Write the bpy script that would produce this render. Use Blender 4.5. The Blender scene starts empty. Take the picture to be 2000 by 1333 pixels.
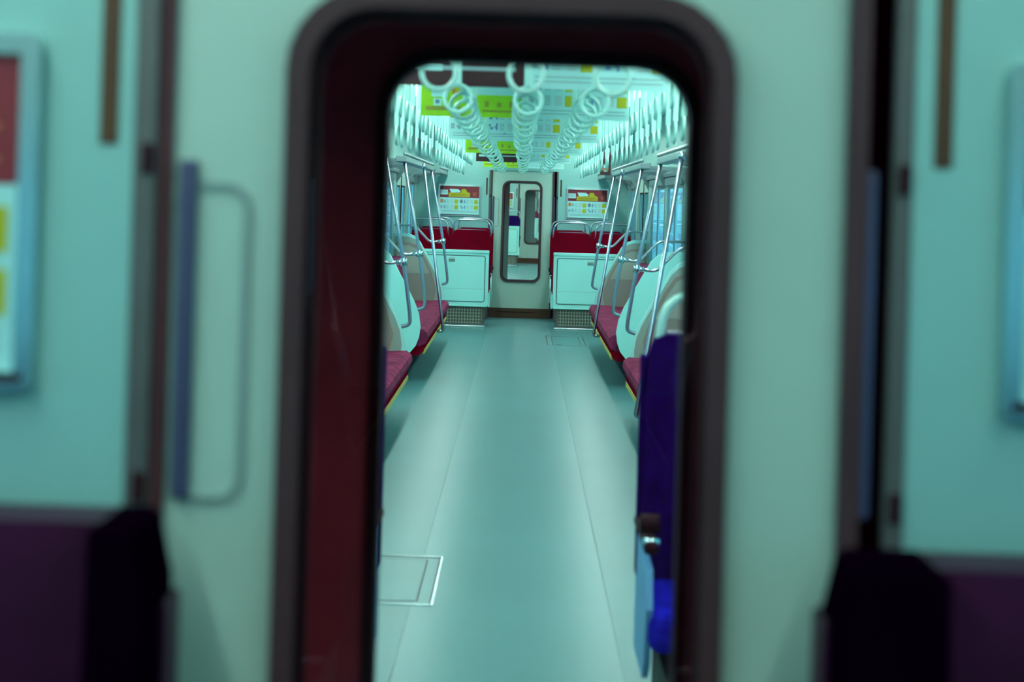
import bpy, bmesh, math, random
from mathutils import Vector, Matrix
random.seed(7)
R = math.radians
SC = bpy.context.scene
COL = SC.collection

# ------------------------------------------------------------------ camera, world, exposure
EYE = 1.55
cam_d = bpy.data.cameras.new('camera'); cam = bpy.data.objects.new('camera', cam_d); COL.objects.link(cam)
cam_d.sensor_width = 36.0; cam_d.lens = 3370 / 2000 * 36
cam_d.shift_x = -20 / 2000; cam_d.shift_y = -276.5 / 2000
cam.matrix_world = Matrix.Translation((0, 0, EYE)) @ Matrix.Rotation(R(90), 4, 'X') @ Matrix.Rotation(R(1.7), 4, 'Z')
cam_d.dof.use_dof = True; cam_d.dof.focus_distance = 17.0; cam_d.dof.aperture_fstop = 3.2
cam_d.clip_start = 0.05; cam_d.clip_end = 300
SC.camera = cam
w = bpy.data.worlds.new('world'); SC.world = w; w.use_nodes = True
w.node_tree.nodes['Background'].inputs[0].default_value = (0.10, 0.46, 0.62, 1)
w.node_tree.nodes['Background'].inputs[1].default_value = 0.85
SC.view_settings.view_transform = 'Standard'; SC.view_settings.look = 'None'
SC.view_settings.gamma = 1.0; SC.view_settings.use_curve_mapping = False
SC.view_settings.exposure = 1.2
SC.cycles.max_bounces = 8; SC.cycles.diffuse_bounces = 4; SC.cycles.glossy_bounces = 4
SC.cycles.transparent_max_bounces = 24; SC.cycles.use_denoising = True
SC.cycles.sample_clamp_indirect = 6
LAMP_COL = (0.84, 1.0, 0.93)
LAMP_FAR, LAMP_NEAR = 13.5, 10.8

# ------------------------------------------------------------------ materials
def mat(name, col, rough=0.5, metal=0.0, var=0.06, scale=6.0, spec=0.5, bump=0.0, bscale=200, coat=0.0):
    m = bpy.data.materials.new(name); m.use_nodes = True
    nt = m.node_tree; b = nt.nodes['Principled BSDF']
    tc = nt.nodes.new('ShaderNodeTexCoord'); no = nt.nodes.new('ShaderNodeTexNoise')
    no.inputs['Scale'].default_value = scale; no.inputs['Detail'].default_value = 4
    nt.links.new(tc.outputs['Object'], no.inputs['Vector'])
    r = nt.nodes.new('ShaderNodeValToRGB')
    c = Vector(col)
    r.color_ramp.elements[0].position = 0.3; r.color_ramp.elements[1].position = 0.7
    r.color_ramp.elements[0].color = (*[max(0, x * (1 - var)) for x in c], 1)
    r.color_ramp.elements[1].color = (*[min(1, x * (1 + var)) for x in c], 1)
    nt.links.new(no.outputs['Fac'], r.inputs['Fac']); nt.links.new(r.outputs['Color'], b.inputs['Base Color'])
    b.inputs['Roughness'].default_value = rough; b.inputs['Metallic'].default_value = metal
    b.inputs['Specular IOR Level'].default_value = spec; b.inputs['Coat Weight'].default_value = coat
    if bump:
        n2 = nt.nodes.new('ShaderNodeTexNoise'); n2.inputs['Scale'].default_value = bscale
        nt.links.new(tc.outputs['Object'], n2.inputs['Vector'])
        bp = nt.nodes.new('ShaderNodeBump'); bp.inputs['Strength'].default_value = bump; bp.inputs['Distance'].default_value = 0.002
        nt.links.new(n2.outputs['Fac'], bp.inputs['Height']); nt.links.new(bp.outputs['Normal'], b.inputs['Normal'])
    return m
def emis(name, col, s):
    m = bpy.data.materials.new(name); m.use_nodes = True; nt = m.node_tree; nt.nodes.clear()
    e = nt.nodes.new('ShaderNodeEmission'); o = nt.nodes.new('ShaderNodeOutputMaterial')
    e.inputs[0].default_value = (*col, 1); e.inputs[1].default_value = s
    nt.links.new(e.outputs[0], o.inputs[0]); return m
def glass(name, tint=(1, 1, 1), ior=1.5, refl=(1, 0.45, 0.52)):
    m = bpy.data.materials.new(name); m.use_nodes = True; nt = m.node_tree; nt.nodes.clear()
    t = nt.nodes.new('ShaderNodeBsdfTransparent'); g = nt.nodes.new('ShaderNodeBsdfGlossy')
    f = nt.nodes.new('ShaderNodeFresnel'); mx = nt.nodes.new('ShaderNodeMixShader'); o = nt.nodes.new('ShaderNodeOutputMaterial')
    t.inputs[0].default_value = (*tint, 1); g.inputs['Roughness'].default_value = 0.0; f.inputs['IOR'].default_value = ior
    g.inputs['Color'].default_value = (*refl, 1)
    ge = nt.nodes.new('ShaderNodeNewGeometry'); sb = nt.nodes.new('ShaderNodeMath'); sb.operation = 'SUBTRACT'; sb.inputs[0].default_value = 1.0
    mu = nt.nodes.new('ShaderNodeMath'); mu.operation = 'MULTIPLY'   # one reflecting surface per pane, the outer faces
    nt.links.new(ge.outputs['Backfacing'], sb.inputs[1]); nt.links.new(sb.outputs[0], mu.inputs[0]); nt.links.new(f.outputs[0], mu.inputs[1])
    nt.links.new(mu.outputs[0], mx.inputs[0]); nt.links.new(t.outputs[0], mx.inputs[1]); nt.links.new(g.outputs[0], mx.inputs[2])
    nt.links.new(mx.outputs[0], o.inputs[0]); return m
M = {
 'wall': mat('wall_enamel', (0.235, 0.50, 0.47), 0.4, var=0.03, scale=1.5),
 'leaf': mat('door_leaf_steel', (0.38, 0.56, 0.49), 0.38, 0.0, var=0.04, scale=2),
 'ceil': mat('ceiling_enamel', (0.15, 0.36, 0.32), 0.5, var=0.02),
 'white': mat('white_fibreglass', (0.42, 0.90, 0.84), 0.3, var=0.02),
 'tan': mat('beige_pad', (0.36, 0.44, 0.36), 0.45, var=0.05, bump=0.2),
 'tanrim': mat('brown_rim', (0.30, 0.27, 0.22), 0.5),
 'red': mat('crimson_moquette', (0.20, 0.0005, 0.010), 0.95, var=0.2, scale=40, spec=0.0, bump=0.4),
 'purple': mat('magenta_moquette', (0.27, 0.028, 0.095), 0.9, var=0.5, scale=9, spec=0.1, bump=0.5),
 'navy': mat('navy_moquette', (0.013, 0.001, 0.075), 0.9, var=0.3, scale=30, spec=0.0, bump=0.4),
 'blue': mat('blue_moquette', (0.012, 0.012, 0.42), 0.9, var=0.3, scale=30, spec=0.0, bump=0.4),
 'plum': mat('plum_moquette', (0.040, 0.003, 0.028), 0.45, var=0.4, scale=5, spec=0.25),
 'black': mat('black_vinyl', (0.003, 0.0003, 0.004), 0.9, var=0.2, spec=0.0),
 'rubber': mat('maroon_rubber', (0.022, 0.002, 0.006), 0.7, var=0.2, spec=0.15),
 'gapshade_seal': mat('gap_shade_seal_black', (0.004, 0.0, 0.001), 0.9, spec=0.0),  # black of the centre seals, also painted shade for the end-door gap
 'seal': mat('maroon_seal', (0.07, 0.022, 0.028), 0.6, var=0.15, spec=0.3),
 'gasket': mat('brown_gasket', (0.056, 0.026, 0.032), 0.6, var=0.15, spec=0.3),
 'bronze': mat('bronze_strip', (0.075, 0.032, 0.010), 0.5, 0.2, var=0.2),
 'trim': mat('grey_trim', (0.095, 0.105, 0.105), 0.5, 0.2, var=0.1),
 'rim': mat('recess_rim_grey', (0.20, 0.30, 0.29), 0.5),
 'bluetrim': mat('blue_grey_trim', (0.045, 0.055, 0.125), 0.4, var=0.1),
 'steel': mat('brushed_steel', (0.55, 0.72, 0.74), 0.22, 1.0, var=0.05),
 'pole': mat('polished_pole', (0.36, 0.46, 0.52), 0.32, 1.0, var=0.05),
 'floor': mat('floor_vinyl', (0.095, 0.225, 0.235), 0.33, var=0.05, scale=1.2, spec=0.13),
 'floor2': mat('floor_vinyl_side', (0.068, 0.200, 0.205), 0.33, var=0.06, scale=1.2, spec=0.10),
 'seam': mat('floor_seam', (0.10, 0.16, 0.16), 0.5),
 'strap': mat('ivory_strap', (0.38, 0.76, 0.68), 0.3, var=0.02),
 'rack': mat('rack_grey', (0.20, 0.30, 0.31), 0.4, 0.3),
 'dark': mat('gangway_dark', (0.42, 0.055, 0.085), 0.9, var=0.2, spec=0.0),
 'paper': mat('poster_paper', (0.36, 0.74, 0.72), 0.5, var=0.02),
 'pred': mat('poster_red', (0.22, 0.014, 0.025), 0.5),
 'pdred': mat('poster_dark_red', (0.16, 0.003, 0.02), 0.5),
 'pyel': mat('poster_yellow', (0.42, 0.46, 0.0), 0.5),
 'plime': mat('poster_lime', (0.28, 0.62, 0.0), 0.5, var=0.1, scale=20),
 'polive': mat('poster_olive', (0.26, 0.28, 0.03), 0.5),
 'porg': mat('poster_orange', (0.5, 0.22, 0.05), 0.5),
 'pblue': mat('poster_blue', (0.10, 0.24, 0.45), 0.5),
 'pgrey': mat('poster_grey', (0.24, 0.40, 0.42), 0.5),
 'prose': mat('poster_rose', (0.38, 0.45, 0.45), 0.5),
 'pball': mat('poster_slate', (0.14, 0.22, 0.28), 0.5),
 'pblk': mat('poster_maroon_black', (0.028, 0.003, 0.007), 0.5),
 'yline': mat('yellow_edge', (0.65, 0.60, 0.10), 0.5),
 'grill': mat('grille_back', (0.10, 0.09, 0.06), 0.7),
 'grillbar': mat('grille_bar', (0.36, 0.42, 0.36), 0.4, 0.4),
 'glass': glass('window_glass'),
 'sglass': glass('side_window_glass', (0.85, 0.97, 1.0), 1.12, (1, 1, 1)),
 'tan2': mat('lower_beige_pad', (0.27, 0.29, 0.25), 0.5, var=0.05),
 'tan0': mat('ribbed_border', (0.31, 0.42, 0.35), 0.5, var=0.03),
 'paleblue': mat('pale_blue_shell', (0.12, 0.36, 0.62), 0.4),
 'lamp': emis('lamp_diffuser', LAMP_COL, LAMP_FAR),
 'lampr': emis('lamp_diffuser_dim', LAMP_COL, LAMP_NEAR * 0.62),
 'lampn': emis('lamp_diffuser_near', LAMP_COL, LAMP_NEAR),
}

def ripple(m, scale, amt):
    nt = m.node_tree; b = nt.nodes['Principled BSDF']; tc = nt.nodes.new('ShaderNodeTexCoord')
    wv = nt.nodes.new('ShaderNodeTexWave'); wv.bands_direction = 'Y'; wv.inputs['Scale'].default_value = scale
    wv.inputs['Distortion'].default_value = 2.5; wv.inputs['Detail'].default_value = 1
    nt.links.new(tc.outputs['Object'], wv.inputs['Vector'])
    old = b.inputs['Base Color'].links[0].from_socket
    mx = nt.nodes.new('ShaderNodeMix'); mx.data_type = 'RGBA'; mx.blend_type = 'MULTIPLY'; mx.inputs['Factor'].default_value = amt
    nt.links.new(old, mx.inputs[6]); nt.links.new(wv.outputs['Color'], mx.inputs[7]); nt.links.new(mx.outputs[2], b.inputs['Base Color'])
ripple(M['purple'], 3.2, 0.55)
for q_ in ('floor', 'floor2'): M[q_].node_tree.nodes['Principled BSDF'].inputs['Specular Tint'].default_value = (0.45, 1.0, 0.9, 1)
# ------------------------------------------------------------------ mesh builder
class MB:
    def __init__(s): s.bm = bmesh.new(); s.mats = []; s.smooth = False
    def mi(s, m):
        if m not in s.mats: s.mats.append(m)
        return s.mats.index(m)
    def _fin(s, fs, m):
        i = s.mi(m)
        for f in fs: f.material_index = i
    def box(s, x0, x1, y0, y1, z0, z1, m, bev=0.0, seg=2):
        x0, x1 = sorted((x0, x1)); y0, y1 = sorted((y0, y1)); z0, z1 = sorted((z0, z1))
        t = bmesh.new()
        bmesh.ops.create_cube(t, size=1, matrix=Matrix.Translation(((x0+x1)/2, (y0+y1)/2, (z0+z1)/2)) @ Matrix.Diagonal((x1-x0, y1-y0, z1-z0, 1)))
        if bev: bmesh.ops.bevel(t, geom=t.edges[:], offset=min(bev, (x1-x0)*.49, (y1-y0)*.49, (z1-z0)*.49), segments=seg, affect='EDGES', profile=0.5)
        s._merge(t, m); return s
    def _merge(s, t, m):
        vm = {v: s.bm.verts.new(v.co) for v in t.verts}
        i = s.mi(m)
        for f in t.faces:
            try: nf = s.bm.faces.new([vm[v] for v in f.verts]); nf.material_index = i
            except ValueError: pass
        t.free()
    def prism(s, pts, a, b, m, axis='Y'):
        """pts outline; XZ extruded in Y, or YZ extruded in X"""
        def P(p, d): return Vector((p[0], d, p[1])) if axis == 'Y' else (Vector((d, p[0], p[1])) if axis == 'X' else Vector((p[0], p[1], d)))
        va = [s.bm.verts.new(P(p, a)) for p in pts]; vb = [s.bm.verts.new(P(p, b)) for p in pts]
        fs = [s.bm.faces.new(va), s.bm.faces.new(vb[::-1])]
        n = len(pts)
        for k in range(n): fs.append(s.bm.faces.new((va[k], vb[k], vb[(k+1) % n], va[(k+1) % n])))
        s._fin(fs, m); return s
    def ring(s, outer, inner, a, b, m):
        """frame between two outlines with the same point count (XZ), extruded in Y"""
        n = len(outer); V = []
        for pts, d in ((outer, a), (inner, a), (inner, b), (outer, b)):
            V.append([s.bm.verts.new((p[0], d, p[1])) for p in pts])
        fs = []
        for q in range(4):
            A, B = V[q], V[(q+1) % 4]
            for k in range(n): fs.append(s.bm.faces.new((A[k], A[(k+1) % n], B[(k+1) % n], B[k])))
        s._fin(fs, m); return s
    def tube(s, path, r, m, seg=10, closed=False, smooth=3):
        P = [Vector(p) for p in path]
        if smooth and not closed and len(P) > 2:
            Q = [P[0]]
            for k in range(1, len(P)-1):
                a, b, c = P[k-1], P[k], P[k+1]
                d = min((b-a).length, (c-b).length) * 0.45
                p0 = b + (a-b).normalized()*d; p1 = b + (c-b).normalized()*d
                for t in range(smooth+1):
                    u = t/smooth; Q.append((1-u)**2*p0 + 2*u*(1-u)*b + u*u*p1)
            Q.append(P[-1]); P = Q
        n = len(P); rings = []
        ref = None
        for k in range(n):
            if closed: t = (P[(k+1) % n] - P[k-1]).normalized()
            else: t = (P[min(k+1, n-1)] - P[max(k-1, 0)]).normalized()
            if ref is None: ref = t.orthogonal().normalized()
            ref = (ref - ref.dot(t)*t).normalized(); bi = t.cross(ref)
            rings.append([s.bm.verts.new(P[k] + r*(math.cos(2*math.pi*j/seg)*ref + math.sin(2*math.pi*j/seg)*bi)) for j in range(seg)])
        fs = []
        for k in range(n if closed else n-1):
            A, B = rings[k], rings[(k+1) % n]
            for j in range(seg): fs.append(s.bm.faces.new((A[j], A[(j+1) % seg], B[(j+1) % seg], B[j])))
        if not closed: fs.append(s.bm.faces.new(rings[0][::-1])); fs.append(s.bm.faces.new(rings[-1]))
        for f in fs: f.smooth = True
        s._fin(fs, m); return s
    def quad(s, x0, x1, y, z0, z1, m):
        return s.box(x0, x1, y, y+0.0012, z0, z1, m)
    def build(s, name, parent=None, **props):
        bmesh.ops.recalc_face_normals(s.bm, faces=s.bm.faces[:])
        if parent is not None:
            off = parent.matrix_world.translation if not parent.parent else parent.parent.location + parent.location
            bmesh.ops.translate(s.bm, verts=s.bm.verts[:], vec=-Vector(WLOC.get(parent.name, off)))
        me = bpy.data.meshes.new(name); s.bm.to_mesh(me); s.bm.free()
        for m in s.mats: me.materials.append(M[m])
        o = bpy.data.objects.new(name, me); COL.objects.link(o)
        if parent is not None: o.parent = parent; WLOC[o.name] = WLOC.get(parent.name, (0, 0, 0))
        else: WLOC[o.name] = (0, 0, 0)
        for k, v in props.items(): o[k] = v
        return o
ORD = 'first second third fourth fifth sixth seventh eighth ninth tenth eleventh twelfth thirteenth fourteenth fifteenth sixteenth seventeenth eighteenth nineteenth twentieth'.split()
ORD += ['twenty-' + q for q in ORD[:9]] + ['thirtieth']
WLOC = {}
def empty(name, loc, label=None, cat=None, group=None, kind=None):
    o = bpy.data.objects.new(name, None); COL.objects.link(o); o.location = loc; o.empty_display_size = 0.1
    WLOC[o.name] = tuple(loc)
    tag(o, label, cat, group, kind); return o
def tag(o, label=None, cat=None, group=None, kind=None):
    if label: o['label'] = label
    if cat: o['category'] = cat
    if group: o['group'] = group
    if kind: o['kind'] = kind
    return o
def kids(o): return [c for c in bpy.data.objects if c.parent == o]
KID = {}
def copy_tree(o, loc, label, group=None):
    if o.name not in KID: KID[o.name] = [(c, kids(c)) for c in kids(o)]
    r = o.copy(); COL.objects.link(r); r.location = loc; WLOC[r.name] = tuple(loc); r['label'] = label
    if group: r['group'] = group
    for c, gs in KID[o.name]:
        d = c.copy(); COL.objects.link(d); d.parent = r
        for g in gs:
            e = g.copy(); COL.objects.link(e); e.parent = d
    return r
def rrect(x0, x1, z0, z1, r, n=6):
    pts = []
    for cx, cz, a in ((x1-r, z1-r, 0), (x0+r, z1-r, 90), (x0+r, z0+r, 180), (x1-r, z0+r, 270)):
        for k in range(n+1):
            t = R(a + 90*k/n); pts.append((cx + r*math.cos(t), cz + r*math.sin(t)))
    return pts
def rect_like(x0, x1, z0, z1, n=6):
    pts = []
    for cx, cz in ((x1, z1), (x0, z1), (x0, z0), (x1, z0)):
        pts += [(cx, cz)]*1
    return pts
def panel_with_hole(mb, x0, x1, z0, z1, hx0, hx1, hz0, hz1, r, ya, yb, m, n=6):
    """solid leaf with a round-cornered hole"""
    inner = rrect(hx0, hx1, hz0, hz1, r, n)
    cx, cz = (hx0+hx1)/2, (hz0+hz1)/2
    outer = []
    cor = [(x1, z1), (x0, z1), (x0, z0), (x1, z0)]
    for q in range(4):
        for k in range(n+1):
            px, pz = inner[q*(n+1)+k]; X, Z = cor[q]
            # slide along the two edges meeting at this corner
            t = k/n
            if q in (0, 2): ex, ez = ((X, pz + (Z-pz)*2*t) if t < .5 else (X + (px-X)*(2*t-1), Z))
            else: ex, ez = ((px + (X-px)*2*t, Z) if t < .5 else (X, Z + (pz-Z)*(2*t-1)))
            outer.append((ex, ez))
    mb.ring(outer, inner, ya, yb, m)

# ------------------------------------------------------------------ posters (flat print on card)
def info_print(mb, x0, z1, W, H, y):
    def q(a, b, c, d, m, e=0): mb.box(x0+a*W, x0+b*W, y-0.0008-0.0006*e, y, z1-d*H, z1-c*H, m)
    q(0, 1, 0, .41, 'pred'); q(0, .22, 0, .12, 'pdred', .5); q(0, .22, .32, .41, 'pdred', .5)
    q(0.01, .20, .14, .31, 'paper', 1)
    for k in range(3): q(.03, .18, .165+.045*k, .178+.045*k, 'pball', 2)
    mb.prism([(x0+.24*W, z1-.10*H), (x0+.46*W, z1-.11*H), (x0+.52*W, z1-.17*H), (x0+.52*W, z1-.22*H), (x0+.28*W, z1-.24*H)], y-.0018, y, 'paper')
    mb.prism([(x0+.55*W, z1-.11*H), (x0+.65*W, z1-.10*H), (x0+.69*W, z1-.20*H), (x0+.76*W, z1-.24*H), (x0+.54*W, z1-.24*H)], y-.0018, y, 'pyel')
    q(.22, .765, .24, .385, 'pyel', 1)
    for k in range(4): q(.83+.02*(k % 2), .95-.02*(k % 3), .22+.035*k, .235+.035*k, 'porg', 1)
    for rz in (.48, .68):
        for cx in (0, .505):
            q(cx+.375, cx+.47, rz, rz+.145, 'pyel', 1)
            q(cx+.125, cx+.145, rz, rz+.13, 'pblue', 1); q(cx+.10, cx+.125, rz+.05, rz+.10, 'pgrey', 1)
            for k in range(5):
                q(cx+.175, cx+.235, rz+.005+.028*k, rz+.016+.028*k, 'pgrey', 1)
                q(cx+.275, cx+.345, rz+.005+.028*k, rz+.016+.028*k, 'prose', 1)
    q(.015, .09, .475, .60, 'porg', 1)
    mb.prism([(x0+W*(.55+.042*math.cos(R(a))), z1-H*(.54+.07*math.sin(R(a)))) for a in range(0, 360, 30)], y-.0016, y, 'pball')
    q(.02, .07, .70, .80, 'pgrey', 1); q(.52, .56, .70, .74, 'pball', 1); q(.55, .59, .75, .80, 'pblue', 1)
    for k in range(2): q(.05, .96, .875+.045*k, .888+.045*k, 'pgrey', 1)
    q(.73, .76, .865, .885, 'pblue', 1.6)
def text(body, size, x, y, z, parent, m, name='lettering'):
    cu = bpy.data.curves.new(name, 'FONT'); cu.body = body; cu.size = size; cu.align_x = 'CENTER'; cu.align_y = 'CENTER'; cu.extrude = 0.0004
    t = bpy.data.objects.new(name, cu); COL.objects.link(t)
    me = bpy.data.meshes.new_from_object(t); bpy.data.objects.remove(t)
    me.materials.clear(); me.materials.append(M[m])
    o = bpy.data.objects.new(name, me); COL.objects.link(o); o.parent = parent
    w_ = WLOC.get(parent.name, (0, 0, 0))
    me.transform(Matrix.Translation((x-w_[0], y-w_[1], z-w_[2])) @ Matrix.Rotation(R(90), 4, 'X'))
    return o
PW, PH = 0.515, 0.364
def hang_poster(kind, xc, y, label):
    t = empty('hanging_poster', (xc, y, 1.95), label, 'poster', 'advertising posters hanging from the ceiling')
    b = MB(); x0 = xc-PW/2+.004; x1 = xc+PW/2-.004
    base = {'info': 'paper', 'lime': 'plime', 'black': 'pblk'}[kind]
    b.box(x0, x1, y, y+.002, 1.95, 1.95+PH, base)
    if kind == 'info': info_print(b, x0, 1.95+PH, x1-x0, PH, y)
    W = x1-x0; H = PH; z1 = 1.95+PH
    def q(a, bb, c, d, m, e=0): b.box(x0+a*W, x0+bb*W, y-0.001-0.0006*e, y, z1-d*H, z1-c*H, m)
    if kind == 'lime':
        q(.10, .26, .50, .74, 'paper'); q(.12, .24, .52, .64, 'pball', 1); q(.30, .45, .52, .70, 'porg'); q(.33, .44, .55, .66, 'pyel', 1)
        q(.05, .42, .87, .92, 'polive', 1); q(.12, .2, .76, .86, 'paper', 1); q(.14, .18, .78, .83, 'pball', 2)
        q(.46, .50, 0, .85, 'polive'); q(.54, 1, .50, .70, 'paper')
        for k in range(3): q(.62+.12*k, .66+.12*k, .78+.02*(k % 2), .86, 'polive', 1)
        q(.60, .92, .90, .93, 'polive', 1); q(.58, .9, .56, .58, 'pgrey', 1)
        q(0.03, .97, .05, .4, 'polive'); q(.06, .94, .10, .34, 'plime', 1)
    if kind == 'black':
        q(.06, .94, .80, .84, 'pgrey'); q(.06, .42, .79, .85, 'paper', 1); q(.1, .12, .68, .78, 'pyel'); q(.5, .9, .4, .6, 'pdred'); q(.1, .4, .3, .5, 'pdred')
    b.build('printed_card', t)
    if kind == 'info': text('DISCOUNT!!', .040, x0+.49*W, y-.0022, z1-.312*H, t, 'pred')
    c = MB(); c.box(xc-PW/2, xc+PW/2, y-.006, y+.008, 1.95+PH-.004, 1.95+PH+.012, 'steel')
    c.box(xc-.2, xc-.19, y-.004, y+.004, 1.95+PH+.012, 2.40, 'steel'); c.box(xc+.19, xc+.2, y-.004, y+.004, 1.95+PH+.012, 2.40, 'steel')
    c.build('hanger_clip', t)
    return t
def wall_poster(xc, y, where, x_off=0):
    t = empty('framed_poster', (xc, y, 1.32), where, 'poster')
    z0, z1 = 1.335, 1.70; x0, x1 = xc-.255, xc+.255
    b = MB(); b.box(x0, x1, y-.012, y-.010, z0, z1, 'paper'); info_print(b, x0, z1, x1-x0, z1-z0, y-.012); b.build('printed_sheet', t)
    text('DISCOUNT!!', .038, x0+.49*.51, y-.0145, z1-.312*.365, t, 'pred')
    f = MB(); f.ring(rrect(x0-.022, x1+.022, z0-.022, z1+.024, .008, 2), rrect(x0, x1, z0, z1, .002, 2), y-.022, y, 'steel')
    f.build('poster_frame', t)
    g = MB(); g.box(x0-.01, x1+.01, y-.024, y-.005, z0-.012, z0-.002, 'rubber'); g.build('lower_lip', t)
    return t

# ------------------------------------------------------------------ car end wall with its sliding door, seen from inside
def end_wall(Y, off, n, plain_back=False, back_mat='wall', posters=True, names=('',)):
    """interior face at Y, wall reaches to Y+.06; n = number for the names"""
    r = empty('wall_back' if n == 0 else 'wall_back_%d' % n, (off, Y, 0), kind='structure')
    b = MB()
    for s in (-1, 1):
        a0, a1 = sorted((off+(.468 if s > 0 else -.436), off+s*1.38)); b.box(a0, a1, Y, Y+.06, 0, 2.42, 'wall')
    b.box(off-.436, off+.468, Y, Y+.06, 1.925, 2.42, 'wall')
    b.build('wall_panel', r)
    for s in (-1, 1):
        g = MB(); cxs = off+(.502 if s > 0 else -.465); g.box(cxs-.011, cxs+.011, Y-.003, Y+.001, 1.60, 1.82, 'bronze', .004); g.build('vent_slot', r)
    # door
    dn = 'door_%d' % (n+1)
    d = empty(dn, (off, Y, 0), kind='structure')
    l = MB(); panel_with_hole(l, off-.393, off+.393, .13, 1.925, off-.243, off+.243, .49, 1.775, .085, Y+.018, Y+.05, 'leaf'); l.build('door_leaf', d)
    k = MB(); k.box(off-.393, off+.393, Y+.012, Y+.052, 0.0, .13, 'bronze', .003); k.box(off-.3, off+.2, Y+.008, Y+.012, .075, .085, 'rubber'); k.build('kick_plate', d)
    g = MB(); g.ring(rrect(off-.262, off+.262, .471, 1.794, .10), rrect(off-.236, off+.236, .497, 1.768, .078), Y-.002, Y+.055, 'gasket')
    g.ring(rrect(off-.243, off+.243, .49, 1.775, .085), rrect(off-.226, off+.230, .503, 1.758, .072), Y+.03, Y+.058, 'rubber'); g.build('window_gasket', d)
    p = MB(); p.prism(rrect(off-.234, off+.234, .50, 1.766, .076), Y+.026, Y+.030, 'glass'); p.build('window_pane', d)
    # finger recess and grip on the left of the leaf
    h = MB(); h.ring(rrect(off-.390, off-.300, 1.185, 1.56, .03), rrect(off-.382, off-.308, 1.193, 1.552, .024), Y+.013, Y+.018, 'rim'); h.build('recess_rim', d)
    h = MB(); h.box(off-.383, off-.363, Y+.004, Y+.02, 1.19, 1.585, 'bluetrim', .003); h.build('door_handle', d)
    # jamb strips
    j = MB()
    j.box(off-.436, off-.409, Y-.004, Y+.05, 0, 1.925, 'trim', .003); j.box(off-.409, off-.393, Y+.006, Y+.05, 0, 1.925, 'seal')
    j.box(off+.446, off+.468, Y-.004, Y+.05, 0, 1.925, 'trim', .003); j.box(off+.393, off+.416, Y+.0, Y+.05, 0, 1.925, 'gasket')
    j.build('door_jamb', d)
    j = MB(); j.box(off+.416, off+.446, Y+.02, Y+.055, 0, 1.925, 'gapshade_seal'); j.build('gap_shade_strip', d, label='black strip painted as the shade in the gap beside the door leaf')  # solid strip, its near-black colour stands in for shade inside the gap
    j = MB(); j.box(off+.416, off+.429, Y+.004, Y+.02, 1.19, 1.595, 'bluetrim', .003); j.build('door_handle', d)
    for s in (-1, 1):
        for z in (1.205, 1.585):
            q = MB(); cxl = off+(.457 if s > 0 else -.418); q.box(cxl-.007, cxl+.007, Y-.010, Y-.004, z-.018, z+.018, 'rubber', .003); q.build('latch', d)
    if posters:
        wall_poster(off-.818, Y, names[0]); wall_poster(off+.85, Y, names[1])
    return d

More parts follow.
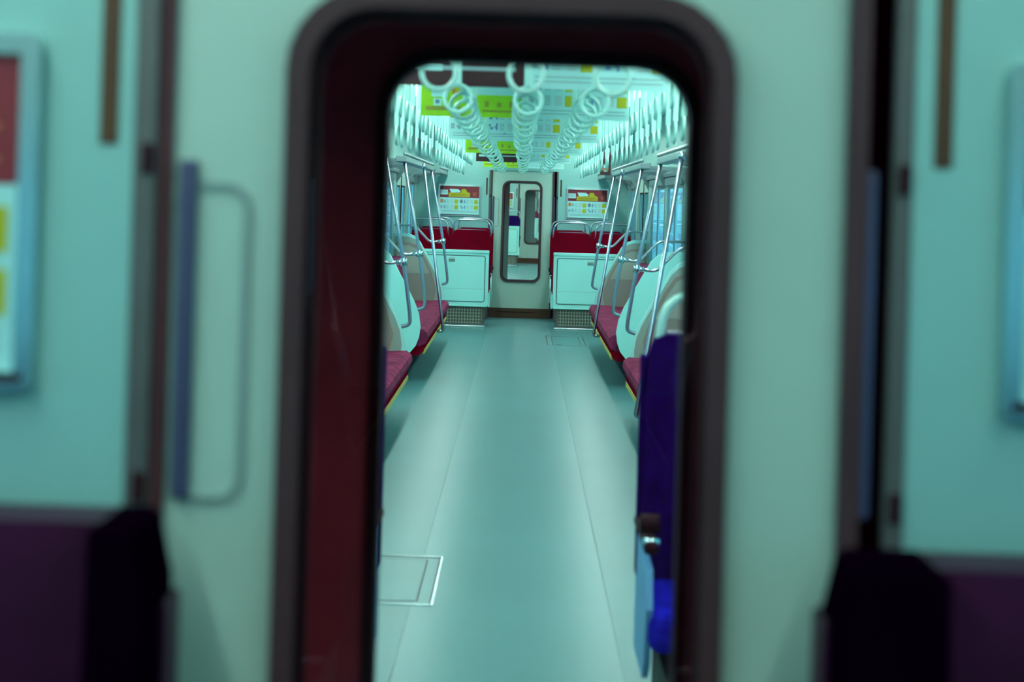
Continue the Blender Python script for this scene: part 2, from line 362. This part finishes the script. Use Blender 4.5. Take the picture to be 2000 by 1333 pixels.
# ------------------------------------------------------------------ cross seats (two places, back-to-aisle boxes at the car ends)
def cross_seat(Y, dirn, sgn, off, fabric, cushion, label, edge=.363, handles=True, tall=0.0, wingw=.052, hmat='pole', hin=0.0, hr=.010, shellm='white', bolster=None, cat='seat', group=None, wing=None):
    """back panel plane at Y, seat faces dirn (+1 = away from camera)"""
    def X(v): return off + sgn*v
    root = empty('cross_seat', (X(.85), Y, 0), label, cat, group)
    def D(v): return Y + dirn*v
    o = edge; W = 1.35
    b = MB(); b.box(X(o+.012), X(W), D(0), D(.05), .25, .925, 'white', .018); b.build('back_panel', root)
    lid = MB(); lid.ring(rrect(*sorted((X(o+.055), X(W-.10))), .30, .86, .03), rrect(*sorted((X(o+.063), X(W-.108))), .308, .852, .024), D(-.001), D(-.004), 'trim')
    lid.prism(rrect(*sorted((X(o+.066), X(W-.111))), .311, .849, .022), D(.001), D(-.006), 'white'); l_ = lid.build('service_lid', root)
    q = MB(); q.box(X(o+.42), X(o+.50), D(-.006), D(-.010), .78, .83, 'leaf', .006)
    q.box(X(o+.425), X(o+.495), D(-.010), D(-.0115), .80, .806, 'rubber'); q.box(X(o+.425), X(o+.495), D(-.010), D(-.0115), .785, .79, 'rubber'); q.build('lid_latch', l_)
    q = MB(); q.box(X(o+.012), X(W), D(-.010), D(.03), .885, .925, 'white', .008); q.build('top_ledge', root)
    q = MB(); q.box(X(o+.068), X(W-.113), D(-.0065), D(-.0055), .455, .459, 'leaf'); q.build('pressed_line', l_)
    q = MB(); q.box(X(o+.02), X(W), D(-.012), D(.0), .245, .262, 'white', .004); q.build('lower_ledge', root)
    gm = MB(); gm.box(X(o+.06), X(W), D(.03), D(.45), .02, .25, 'grill'); hb = gm.build('heater_box', root)
    gb = MB()
    x0, x1 = o+.07, W-.03
    n = 26
    for k in range(n):
        a = x0 + (x1-x0)*k/n; bb = a + (x1-x0)/n*1.0
        for r_ in range(5):
            za = .045 + .038*r_
            gb.box(X(a), X(bb-.010), D(.022), D(.029), za, za+.014, 'grillbar')
            gb.box(X(a+.012), X(a+.018), D(.022), D(.029), za+.014, za+.038, 'grillbar')
    gb.ring(rrect(*sorted((X(o+.055), X(W))), .02, .25, .004, 1), rrect(*sorted((X(o+.085), X(W-.02))), .042, .238, .004, 1), D(.018), D(.03), 'trim')
    gb.build('heater_grille', root, kind='stuff')
    q = MB(); q.box(X(o+.04), X(W), D(-.03), D(.03), .0, .02, 'steel', .004); q.build('floor_plate', root)
    # backs: one per place
    w1 = (W-.03-o)/2
    for i in range(2):
        a0 = o + .004 + i*(w1+.02); a1 = a0 + w1 - .01
        pts = [(a0, .42), (a0, .98), (a0+.012, 1.10), (a0+.03, 1.15), (a0+.06, 1.165), (a1-.06, 1.165), (a1-.03, 1.15), (a1-.012, 1.10), (a1, .98), (a1, .42)]
        pts = [(p, z+tall*(z > .9)) for p, z in pts]
        bk = MB(); bk.prism([(X(p[0]), p[1]) for p in pts], D(.012), D(.11), fabric); bo = bk.build('backrest', root)
        if wing:
            wv = MB(); wv.prism([(X(p), z) for p, z in ((a0-.005, .45), (a0-.005, 1.10+tall), (a0+.010, 1.165+tall), (a0+.022, 1.172+tall), (a0+wingw, 1.172+tall), (a0+wingw+.012, .45))], D(.04), D(.20), wing); wv.build('side_bolster', bo, label='black padded side bolster')
        cu = MB(); cu.box(X(a0), X(a1), D(.06), D(.53), .33, .45, cushion, .04, 3); cu.build('seat_cushion', root)
        ar = MB(); xa, xb = a0+.0, a1-.02
        if i == 1: xa, xb = a0+.02, a1-.02
        xa += hin; ar.tube([(X(xa), D(.05), 1.02), (X(xa), D(.045), 1.285), (X(xb), D(.045), 1.285), (X(xb), D(.05), 1.10)], hr, hmat, smooth=5)
        if handles: ar.build('grab_handle', root)
        cp = MB(); cp.box(X(a0+.06), X(a1-.06), D(.02), D(.075), 1.160, 1.172, 'bluetrim', .004)
        if handles: cp.build('top_cap', root)
    # aisle side: frame, armrest, side shell
    sd = MB(); sd.prism([(D(.05), .24), (D(.05), .60), (D(.12), .58), (D(.46), .55), (D(.50), .45), (D(.46), .30), (D(.40), .24)], X(o-.004), X(o+.014), shellm, axis='X'); sd.build('side_shell', root, label='pale side shell under the armrest')
    am = MB(); am.box(X(o-.012), X(o+.030), D(.02), D(.46), .59, .625, 'rubber', .012); am.tube([(X(o-.014), D(.43), .62), (X(o+.032), D(.43), .62)], .014, 'steel'); am.build('armrest', root)
    kb = MB(); kb.tube([(X(o-.02), D(.40), .665), (X(o+.034), D(.40), .665)], .028, 'rubber', seg=12); kb.build('armrest_knob', root)
    sp = MB(); sp.box(X(o-.006), X(o+.012), D(.01), D(.09), .45, 1.10, fabric, .006); sp.build('side_trim', root)
    return root

# ------------------------------------------------------------------ long bench, end partition, poles, racks
def bench(y0, y1, sgn, label, off=0, n=9):
    def X(v): return off + sgn*v
    root = empty('bench_seat', (X(1.0), (y0+y1)/2, 0), label, 'bench')
    L = (y1-y0)/n
    for k in range(n):
        a, b_ = y0+L*k+.004, y0+L*(k+1)-.004
        c = MB()
        prof = [(1.33, .31), (.83, .29), (.775, .32), (.757, .37), (.765, .41), (.80, .436), (1.0, .425), (1.33, .41)]
        pr = [(X(p[0]), p[1]) for p in prof]; c.prism(pr, a, b_, 'purple'); c.build('seat_cushion', root)
        c = MB(); c.prism([(X(p), z) for p, z in ((1.37, .41), (1.22, .42), (1.20, .50), (1.25, .85), (1.28, .90), (1.37, .90))], a, b_, 'purple'); c.build('backrest', root)
    c = MB(); c.prism([(X(p), z) for p, z in ((.80, .295), (.785, .31), (.79, .25), (.83, .215), (1.36, .215), (1.36, .305))], y0+.002, y1-.002, 'red'); c.build('front_skirt', root, label='dark crimson underside skirt')
    c = MB(); c.box(X(.783), X(.80), y0+.03, y1-.03, .228, .262, 'yline', .004); c.build('edge_strip', root, label='yellow strip along the lower front edge')
    c = MB(); c.box(X(1.06), X(1.37), y0+.3, y1-.3, 0.0, .215, 'dark', .01); c.build('heater_box', root)
    return root
PART = [(1.375, .22), (.957, .22), (.90, .245), (.855, .30), (.828, .374), (.818, .46), (.835, .57), (.875, .67), (.957, .82), (1.035, .96), (1.09, 1.06), (1.15, 1.12), (1.22, 1.145), (1.375, 1.15)]
def partition(y, sgn, bench_dir, label, off=0, top=True):
    """bench_dir +1 when the bench lies beyond the partition (white side faces the camera)"""
    def X(v): return off + sgn*v
    root = empty('seat_partition', (X(1.1), y, 0), label, 'partition')
    ya, yb = y-.025*bench_dir, y+.02*bench_dir
    p = MB(); p.prism([(X(a), z) for a, z in PART], ya, yb, 'white'); p.build('panel', root)
    cx, cz = 1.12, .66
    inner = [(cx+(a-cx)*.93, cz+(z-cz)*.93) for a, z in PART]
    p = MB(); p.prism([(X(a), z) for a, z in inner], yb, yb+.012*bench_dir, 'tan0'); pd = p.build('inner_pad', root, label='beige pad on the bench side')
    arch = [(1.36, .42), (.93, .42), (.90, .55), (.96, .74), (1.04, .90), (1.12, 1.02), (1.2, 1.05), (1.36, 1.05)]
    ar2 = [(1.34, .44), (.95, .44), (.925, .55), (.98, .73), (1.06, .885), (1.13, .99), (1.2, 1.02), (1.34, 1.02)]
    q = MB(); q.ring([(X(a), z) for a, z in arch], [(X(a), z) for a, z in ar2], yb+.011*bench_dir, yb+.018*bench_dir, 'tanrim')
    q.prism([(X(a), z) for a, z in [(1.34, .72), (.975, .72)] + ar2[4:]], yb+.010*bench_dir, yb+.015*bench_dir, 'tan')
    q.prism([(X(a), z) for a, z in ar2[:3] + [(.97, .715), (1.34, .715)]], yb+.010*bench_dir, yb+.014*bench_dir, 'tan2'); q.build('raised_outline', pd)
    t = MB(); t.tube([(X(1.0), y, 1.865), (X(.843), y, 1.075), (X(.79), y, .70), (X(.785), y, .62), (X(.86), y, .60), (X(.91), y, .60)], .0145, 'pole', seg=12, smooth=5); po = t.build('grab_pole', root)
    t = MB(); t.tube([(X(.848), y, 1.10), (X(.840), y, 1.045)], .026, 'steel', seg=14); t.tube([(X(.85), y, 1.072), (X(.90), y, 1.068)], .019, 'steel', seg=12); t.build('clamp', po)
    t = MB(); t.tube([(X(.87), y, 1.072), (X(.985), y, 1.055), (X(1.12), y, 1.20), (X(1.17), y, 1.235), (X(1.375), y, 1.235)], .012, 'pole', seg=10, smooth=5); t.build('top_rail', root)
    return root
def stanchion(y, sgn, label, off=0):
    def X(v): return off + sgn*v
    t = MB(); t.tube([(X(.958), y, 1.865), (X(.733), y, .34), (X(.722), y, .262), (X(.77), y, .258), (X(.784), y, .258)], .0145, 'pole', seg=12, smooth=5)
    root = empty('grab_pole', (X(.75), y, .26), label, 'pole'); t.build('tube', root)
    c = MB(); c.tube([(X(.958), y, 1.865), (X(.952), y, 1.82)], .022, 'steel', seg=12); c.build('collar', root)
    return root
def rack(y0, y1, sgn, label, off=0):
    def X(v): return off + sgn*v
    root = empty('luggage_rack', (X(1.15), (y0+y1)/2, 1.86), label, 'rack')
    f = MB(); f.tube([(X(.985), y0, 1.90), (X(.985), y1, 1.90)], .014, 'rack', smooth=0); f.build('front_rail', root)
    f = MB(); f.box(X(.975), X(1.06), y0, y1, 1.835, 1.885, 'rack', .006); f.build('front_shelf', root)
    f = MB(); f.box(X(1.345), X(1.378), y0, y1, 1.80, 1.84, 'rack', .005); f.build('wall_rail', root)
    n = int((y1-y0)/.11)
    me = None
    for k in range(n):
        y = y0+.05+k*.11
        if me is None:
            f = MB(); f.box(X(1.05), X(1.35), y-.012, y+.012, 1.845, 1.857, 'rack'); s0 = f.build('slat', root); me = s0; yb = y
        else:
            c = me.copy(); COL.objects.link(c); c.parent = root; c.location = (0, y-yb, 0)
    k = 0
    for y in (y0+.03, (y0+y1)/2, y1-.03):
        f = MB(); f.prism([(X(1.378), 1.70), (X(1.365), 1.70), (X(1.30), 1.81), (X(1.0), 1.855), (X(1.0), 1.865), (X(1.378), 1.85)], y-.01, y+.01, 'rack'); f.build('bracket', root)
    return root

# ------------------------------------------------------------------ side walls
DOORN = [10]; WINN = [1]
def side_wall(Y0, Y1, sgn, name, off, doors, windows):
    xi, xo = off+sgn*1.38, off+sgn*1.40
    b = MB(); cuts = sorted([(a, c, 0, 1.85) for a, c in doors] + [(a, c, .88, 1.72) for a, c in windows])
    y = Y0
    for a, c, z0, z1 in cuts:
        b.box(xi, xo, y, a, 0, 2.42, 'wall')
        if z0 > 0: b.box(xi, xo, a, c, 0, z0, 'wall')
        b.box(xi, xo, a, c, z1, 2.42, 'wall'); y = c
    b.box(xi, xo, y, Y1, 0, 2.42, 'wall')
    b.build(name, kind='structure')
    def fr(mb, a, c, z0, z1, t, m, x0, x1):
        mb.box(x0, x1, a, a+t, z0, z1, m); mb.box(x0, x1, c-t, c, z0, z1, m); mb.box(x0, x1, a+t, c-t, z0, z0+t, m); mb.box(x0, x1, a+t, c-t, z1-t, z1, m)
    for a, c in windows:
        r = empty('window_%d' % WINN[0], (xi, (a+c)/2, .88), kind='structure'); WINN[0] += 1
        f = MB(); fr(f, a, c, .88, 1.72, .03, 'rim', xi-sgn*.004, xo); f.box(xi-sgn*.004, xi+sgn*.010, (a+c)/2-.010, (a+c)/2+.010, .91, 1.69, 'rim'); f.build('window_frame', r)
        g = MB(); g.box(off+sgn*1.390, off+sgn*1.394, a+.03, c-.03, .91, 1.69, 'sglass'); g.build('window_pane', r)
        g = MB(); g.box(xi-sgn*.03, xi-sgn*.001, a-.02, c+.02, 1.722, 1.79, 'rack', .006); g.build('curtain_box', r)
    for a, c in doors:
        r = empty('door_%d' % DOORN[0], (xi, (a+c)/2, 0), kind='structure'); DOORN[0] += 1
        m_ = (a+c)/2
        for p, q_ in ((a+.03, m_-.006), (m_+.006, c-.03)):
            l = MB(); xa, xb = off+sgn*1.385, off+sgn*1.402
            l.box(xa, xb, p, q_, 0, .85, 'leaf'); l.box(xa, xb, p, q_, 1.66, 1.84, 'leaf'); l.box(xa, xb, p, p+.13, .85, 1.66, 'leaf'); l.box(xa, xb, q_-.13, q_, .85, 1.66, 'leaf')
            lo = l.build('door_leaf', r)
            g = MB(); g.box(off+sgn*1.392, off+sgn*1.396, p+.12, q_-.12, .84, 1.67, 'sglass'); g.build('window_pane', lo)
            g = MB(); fr(g, p+.12, q_-.12, .84, 1.67, .02, 'rubber', off+sgn*1.382, off+sgn*1.386); g.build('window_gasket', lo)
        s_ = MB(); s_.box(off+sgn*1.378, off+sgn*1.404, m_-.018, m_+.018, 0.0, 1.84, 'gapshade_seal'); s_.build('centre_seal', r)
        s_ = MB(); s_.box(off+sgn*1.372, off+sgn*1.405, a, a+.03, 0, 1.85, 'steel'); s_.box(off+sgn*1.372, off+sgn*1.405, c-.03, c, 0, 1.85, 'steel'); s_.build('door_jamb', r)

def lamps(Y0, Y1, off, m, where):
    n = max(1, round((Y1-Y0)/2.4)); L = (Y1-Y0)/n
    for sgn, side in ((-1, 'left'), (1, 'right')):
        for k in range(n):
            y = Y0+L*(k+.5); x = off+sgn*.79
            t = empty('ceiling_lamp', (x, y, 2.42), '%s-nearest fluorescent ceiling lamp, %s-hand row of %s' % (ORD[k], side, where), 'lamp', 'fluorescent lamps, %s row, %s' % (side, where))
            f = MB(); f.box(x-.09, x+.09, y-L/2+.03, y+L/2-.03, 2.395, 2.42, 'white', .004); f.box(x+sgn*.066, x+sgn*.072, y-L/2+.03, y+L/2-.03, 2.342, 2.396, 'white'); f.build('housing_added_lip', t)  # thin outer lip is added to keep lamp light off the upper walls
            f = MB(); f.box(x-.048, x+.048, y-L/2+.06, y+L/2-.06, 2.365, 2.395, 'lampr' if (m == 'lampn' and sgn > 0) else m, .01, 2); f.build('diffuser', t)

def shell(Y0, Y1, off, tagn, dl, wl):
    i = '' if tagn == 0 else '_%d' % (tagn+1)
    side_wall(Y0, Y1, -1, 'wall_left'+i, off, dl, wl); side_wall(Y0, Y1, 1, 'wall_right'+i, off, dl, wl)
    c = MB(); c.box(off-1.44, off+1.44, Y0, Y1, 2.42, 2.48, 'ceil'); c.build('ceiling'+i, kind='structure')
    c = MB(); c.box(off-1.44, off+1.44, Y0, Y1, -.06, -.002, 'seam')
    r = c.build('floor'+i, kind='structure')
    c = MB(); c.box(off-.376, off+.376, Y0+.0, Y1, -.004, 0, 'floor'); c.build('floor_sheet', r)
    for s in (-1, 1):
        c = MB(); c.box(off+s*.379, off+s*1.38, Y0, Y1, -.004, 0, 'floor2'); c.build('floor_sheet', r)
    return r

# ================================================================== BUILD
# far car: the one seen through the door window
FY0, FY1 = 2.86, 22.5
D_F = [(6.35, 8.05), (12.62, 14.30), (18.85, 20.45)]
W_F = [(3.3, 5.8), (8.5, 10.2), (10.5, 12.2), (14.8, 16.4), (16.7, 18.4), (20.9, 22.1)]
floor_far = shell(FY0, FY1, 0, 0, D_F, W_F)
# hatches in the floor
def hatch(x0, x1, y0, y1, lab):
    t = MB(); 
    ro = empty('floor_hatch', ((x0+x1)/2, (y0+y1)/2, 0), lab, 'hatch')
    def outl(d): return [(x0+d, y0+d), (x1-d, y0+d), (x1-d, y1-d), (x0+d, y1-d)]
    for d0, d1, z, m in ((0, .006, .0035, 'steel'), (.006, .014, .001, 'gasket'), (.06, .066, .001, 'gasket')):
        q = outl(d0); p = outl(d1)
        t.box(x0+d0, x1-d0, y0+d0, y0+d1, 0.0002, z, m); t.box(x0+d0, x1-d0, y1-d1, y1-d0, 0.0002, z, m)
        t.box(x0+d0, x0+d1, y0+d1, y1-d1, 0.0002, z, m); t.box(x1-d1, x1-d0, y0+d1, y1-d1, 0.0002, z, m)
    t.build('metal_edging', ro)
    t = MB(); t.box(x0+.067, x1-.067, y0+.067, y1-.067, .0002, .0012, 'floor2'); t.build('lid', ro)
    t = MB(); t.box(x0+.10, x0+.15, y0+.10, y0+.13, .0012, .003, 'rubber', .001); t.build('lifting_slot', ro)
hatch(-.78, -.295, 6.54, 7.42, 'rectangular hatch in the floor near the left navy seat, with bright metal edging')
hatch(.31, .74, 18.4, 19.7, 'small floor hatch before the far right-hand seat box')

# far end of that car
end_wall(FY1, 0, 0, names=('framed red discount poster left of the far sliding door', 'framed red discount poster right of the far sliding door'))
cross_seat(20.75, 1, -1, 0, 'red', 'red', 'crimson cross seat with white back panel, left of the far door')
cross_seat(20.75, 1, 1, 0, 'red', 'red', 'crimson cross seat with white back panel, right of the far door', edge=.385)
cross_seat(22.42, -1, -1, 0, 'red', 'red', 'crimson cross seat against the far end wall, left side')
cross_seat(22.42, -1, 1, 0, 'red', 'red', 'crimson cross seat against the far end wall, right side', edge=.385)
# near end of that car: navy priority seats facing the camera
cross_seat(5.16, -1, 1, 0, 'navy', 'blue', 'navy blue cross seat facing us at the lower right of the door window', edge=.372, hmat='strap', hin=.045, hr=.014, shellm='paleblue')
cross_seat(5.16, -1, -1, 0, 'navy', 'blue', 'navy blue cross seat facing us, hidden behind the left edge of the door window', edge=.395, hmat='strap', hin=.045, hr=.014, shellm='paleblue')
for s, nm in ((-1, 'left'), (1, 'right')):
    bench(8.22, 12.45, s, 'long magenta bench along the %s wall, nearer of the two on that side' % nm)
    bench(14.47, 18.68, s, 'long magenta bench along the %s wall, farther of the two on that side' % nm)
    partition(8.18, s, 1, 'seat-end partition before the nearer %s bench, closest to us' % nm)
    partition(12.49, s, -1, 'beige-padded seat-end partition at the far end of the nearer %s bench' % nm)
    partition(14.43, s, 1, 'bright white seat-end partition before the farther %s bench' % nm)
    partition(18.72, s, -1, 'beige-padded seat-end partition at the far end of the farther %s bench' % nm)
    if s > 0: stanchion(10.4, s, 'slanting steel grab pole halfway along the nearer %s bench' % nm)
    stanchion(16.6, s, 'slanting steel grab pole halfway along the farther %s bench' % nm)
    rack(8.05, 12.6, s, 'steel luggage rack above the nearer %s bench' % nm)
    rack(14.32, 18.83, s, 'steel luggage rack above the farther %s bench' % nm)
    rack(20.6, 22.48, s, 'short luggage rack above the %s seats at the far end' % nm)
    rack(3.2, 5.9, s, 'luggage rack above the %s navy seats' % nm)
lamps(3.0, 22.4, 0, 'lamp', 'the car beyond the door')

# posters: rows hung across the ceiling
ROWS = [(6.2, 'black', 'info'), (8.5, 'lime', 'info'), (11.8, 'info', 'info'), (15.2, 'lime', 'info'), (18.7, 'black', 'info'), (21.9, 'lime', 'info')]
ordn = ['nearest', 'second', 'third', 'fourth', 'fifth', 'farthest']
kn = {'black': 'dark maroon hanging poster', 'lime': 'lime yellow hanging poster', 'info': 'white hanging poster of small columns and yellow squares'}
for k, (y, a, b_) in enumerate(ROWS):
    hang_poster(a, -PW/2-.002, y, '%s, left half of the %s row' % (kn[a], ordn[k]))
    hang_poster(b_, PW/2+.002, y, '%s, right half of the %s row' % (kn[b_], ordn[k]))

# straps
def strap_proto(x, y, ring_c, top, face, label, group):
    t = empty('hand_strap', (x, y, top), label, 'strap', group)
    b = MB(); b.box(x-.012, x+.012, y-.012, y+.012, ring_c+.048, top, 'strap', .003, 1); b.build('belt', t)
    r = MB(); n = 20; rad = .048
    if face == 'front': pts = [(x+rad*math.cos(2*math.pi*k/n), y, ring_c+rad*math.sin(2*math.pi*k/n)) for k in range(n)]
    else: pts = [(x, y+rad*math.cos(2*math.pi*k/n), ring_c+rad*math.sin(2*math.pi*k/n)) for k in range(n)]
    r.tube(pts, .0075, 'strap', seg=8, closed=True); r.build('ring', t)
    return t
def rail(x, y0, y1, z, lab):
    f = MB(); f.tube([(x, y0, z), (x, y1, z)], .011, 'steel', smooth=0)
    for k in range(9):
        y = y0+.05+(y1-y0-.1)*k/8; f.box(x-.008, x+.008, y-.008, y+.008, z, 2.42, 'steel')
    r = f.build('strap_rail'); tag(r, lab, 'rail')
def strap_row(x, ys, ring_c, top, face, label, group, first=None):
    p = strap_proto(x, ys[0], ring_c, top, face, label % 'nearest', group)
    for k, y in enumerate(ys[1:]):
        c = copy_tree(p, (x, y, top), label % ('%s-nearest' % ORD[k+1]), group)
        c.rotation_euler = (R(random.uniform(-3, 3)), R(random.uniform(-1.5, 1.5)), 0)
clear = lambda y: all(abs(y-r[0]) > .07 for r in ROWS)
for x, nm in ((-.245, 'left'), (0.0, 'middle'), (.245, 'right')):
    ys = [4.85, 6.1, 6.55, 7.05, 7.6, 8.3, 9.05, 9.9, 10.8, 11.65, 12.6, 13.6, 14.7, 15.9, 17.2, 18.45, 19.6]
    ys = [y if clear(y) else y+.12 for y in ys]
    strap_row(x, ys, 1.90, 2.352, 'front', '%%s white ring strap in the %s of the three central rows' % nm, 'central ring straps, %s row' % nm)
    rail(x, 4.4, 20.4, 2.36, 'thin overhead rail of the %s central strap row' % nm)
for s, nm in ((-1, 'left'), (1, 'right')):
    for x, zc, wh in ((.68, 1.87, 'outer'), (.60, 1.985, 'inner')):
        ys = [6.3 + .47*k + (.2 if wh == 'inner' else 0) + random.uniform(-.04, .04) for k in range(30)]
        strap_row(s*x, ys, zc, 2.302, 'side', '%%s white strap in the %s %s side row, ring edge-on' % (wh, nm), 'side hand straps, %s %s row' % (wh, nm))
        rail(s*x, 6.0, 20.6, 2.31, 'overhead rail of the %s %s side strap row' % (wh, nm))
# small double sign at the far right rack
t = empty('double_sign', (.98, 20.55, 1.88), 'small dark double sign standing on the far right luggage rack, white and red marks', 'sign')
b = MB(); b.box(.915, 1.045, 20.55, 20.56, 1.87, 2.15, 'trim'); b.build('plate', t)
b = MB(); b.box(.920, 1.040, 20.545, 20.55, 2.015, 2.145, 'pblk')
b.prism([(.97, 2.055), (.985, 2.05), (1.02, 2.085), (1.015, 2.11), (.985, 2.125), (.975, 2.11), (.99, 2.10), (.975, 2.08)], 20.541, 20.545, 'paper'); b.build('upper_pictogram', t)
b = MB(); b.box(.920, 1.040, 20.545, 20.55, 1.875, 2.005, 'gasket'); b.box(.955, 1.005, 20.541, 20.545, 1.955, 1.995, 'paper'); b.box(.968, .992, 20.539, 20.541, 1.968, 1.982, 'pball')
b.box(.945, 1.015, 20.541, 20.545, 1.925, 1.95, 'porg'); b.box(.958, 1.002, 20.540, 20.545, 1.912, 1.922, 'paper'); b.build('lower_pictogram', t)

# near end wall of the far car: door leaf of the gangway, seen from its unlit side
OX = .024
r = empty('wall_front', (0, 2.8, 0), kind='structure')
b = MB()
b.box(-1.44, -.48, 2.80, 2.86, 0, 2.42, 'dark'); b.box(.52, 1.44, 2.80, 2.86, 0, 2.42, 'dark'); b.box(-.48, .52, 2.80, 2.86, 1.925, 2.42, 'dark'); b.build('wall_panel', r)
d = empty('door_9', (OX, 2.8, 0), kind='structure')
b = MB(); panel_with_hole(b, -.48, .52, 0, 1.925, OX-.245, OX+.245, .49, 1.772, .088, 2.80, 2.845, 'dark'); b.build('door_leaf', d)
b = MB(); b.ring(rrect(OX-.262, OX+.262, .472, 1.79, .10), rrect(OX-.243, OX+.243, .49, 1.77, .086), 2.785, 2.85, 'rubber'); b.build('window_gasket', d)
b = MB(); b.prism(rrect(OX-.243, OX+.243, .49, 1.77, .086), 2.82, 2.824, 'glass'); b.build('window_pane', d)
# gangway between the cars
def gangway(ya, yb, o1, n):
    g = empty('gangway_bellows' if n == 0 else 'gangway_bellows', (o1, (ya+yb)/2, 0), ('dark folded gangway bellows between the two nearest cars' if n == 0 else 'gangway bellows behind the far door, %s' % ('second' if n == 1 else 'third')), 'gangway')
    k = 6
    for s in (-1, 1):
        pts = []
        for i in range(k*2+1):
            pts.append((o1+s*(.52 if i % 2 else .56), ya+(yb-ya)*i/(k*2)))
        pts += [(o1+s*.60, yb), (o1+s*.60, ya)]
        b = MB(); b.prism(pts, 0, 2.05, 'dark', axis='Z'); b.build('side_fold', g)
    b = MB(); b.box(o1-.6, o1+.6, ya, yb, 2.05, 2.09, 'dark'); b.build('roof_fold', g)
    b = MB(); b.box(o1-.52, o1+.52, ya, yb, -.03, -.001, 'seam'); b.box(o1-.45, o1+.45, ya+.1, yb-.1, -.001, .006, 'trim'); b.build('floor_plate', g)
gangway(2.075, 2.78, 0, 0)

# near car: end wall in front of the camera and the seats against it
NX = -.016
end_wall(2.0, NX, 1, names=('framed red and white poster at the left edge, close to us', 'framed red poster on the near wall right of the black bolster'))
cross_seat(2.0-.035, -1, -1, NX, 'plum', 'plum', 'plum cross seat against the near wall, lower left', wing='black', handles=False, tall=.024)
cross_seat(2.0-.035, -1, 1, NX, 'plum', 'plum', 'plum cross seat against the near wall, lower right', wing='black', handles=False, tall=.0, wingw=.10)
NW = [(.5, 1.7), (-3.7, -2.1), (-5.8, -4.1)]; ND = [(-1.7, -.1), (-7.9, -6.2)]
shell(-9.0, 2.0, NX, 1, ND, NW)
b = MB(); b.box(NX-1.44, NX+1.44, -9.06, -9.0, 0, 2.42, 'wall'); b.build('wall_front_2', kind='structure')
lamps(-2.3, 1.9, NX, 'lampn', 'the car we stand in')
for s, nm in ((-1, 'left'), (1, 'right')):
    cross_seat(.2, 1, s, NX, 'plum', 'plum', 'cross seat beside the camera on the %s, only mirrored in the door glass' % nm)
    bench(-6.0, -1.82, s, '%s bench behind the camera, faintly mirrored in the door glass' % nm, NX)
    partition(-1.78, s, -1, '%s partition behind the camera, faintly mirrored in the door glass' % nm, NX)
    stanchion(-3.9, s, '%s grab pole behind the camera, faintly mirrored in the door glass' % nm, NX)
    rack(-6.15, -1.65, s, '%s luggage rack behind the camera, faintly mirrored in the door glass' % nm, NX)

# cars beyond the far door
X3 = .33
gangway(22.58, 23.35, .10, 1)
shell(23.4, 42.0, X3, 2, [], [])
for s in (-1, 1):
    pass
b = MB(); b.box(X3-1.44, X3-.50, 23.36, 23.42, 0, 2.42, 'wall'); b.box(X3+.40, X3+1.44, 23.36, 23.42, 0, 2.42, 'wall'); b.box(X3-.50, X3+.40, 23.36, 23.42, 1.95, 2.42, 'wall'); b.build('wall_front_3', kind='structure')
end_wall(42.0, X3, 2, names=('tiny red poster seen through the far door window, left', 'poster on the end wall of the second car beyond, right side'))
cross_seat(40.2, 1, -1, X3, 'navy', 'navy', 'tiny navy seat with white back panel seen through the far door window')
cross_seat(40.2, 1, 1, X3, 'navy', 'navy', 'navy seat with white back panel beyond the far door, right side')
lamps(24.0, 41.5, X3, 'lamp', 'the second car beyond')
X4 = .95
gangway(42.08, 42.85, .55, 2)
shell(42.9, 61.0, X4, 3, [], [])
b = MB(); b.box(X4-1.44, X4-.62, 42.86, 42.9, 0, 2.42, 'wall'); b.box(X4+.3, X4+1.44, 42.86, 42.9, 0, 2.42, 'wall'); b.build('wall_front_4', kind='structure')
end_wall(61.0, X4, 3, posters=False)
cross_seat(59.2, 1, -1, X4, 'purple', 'purple', 'purple seat with white panel, the most distant one in the nested door windows')
lamps(43.5, 60.5, X4, 'lamp', 'the third car beyond')
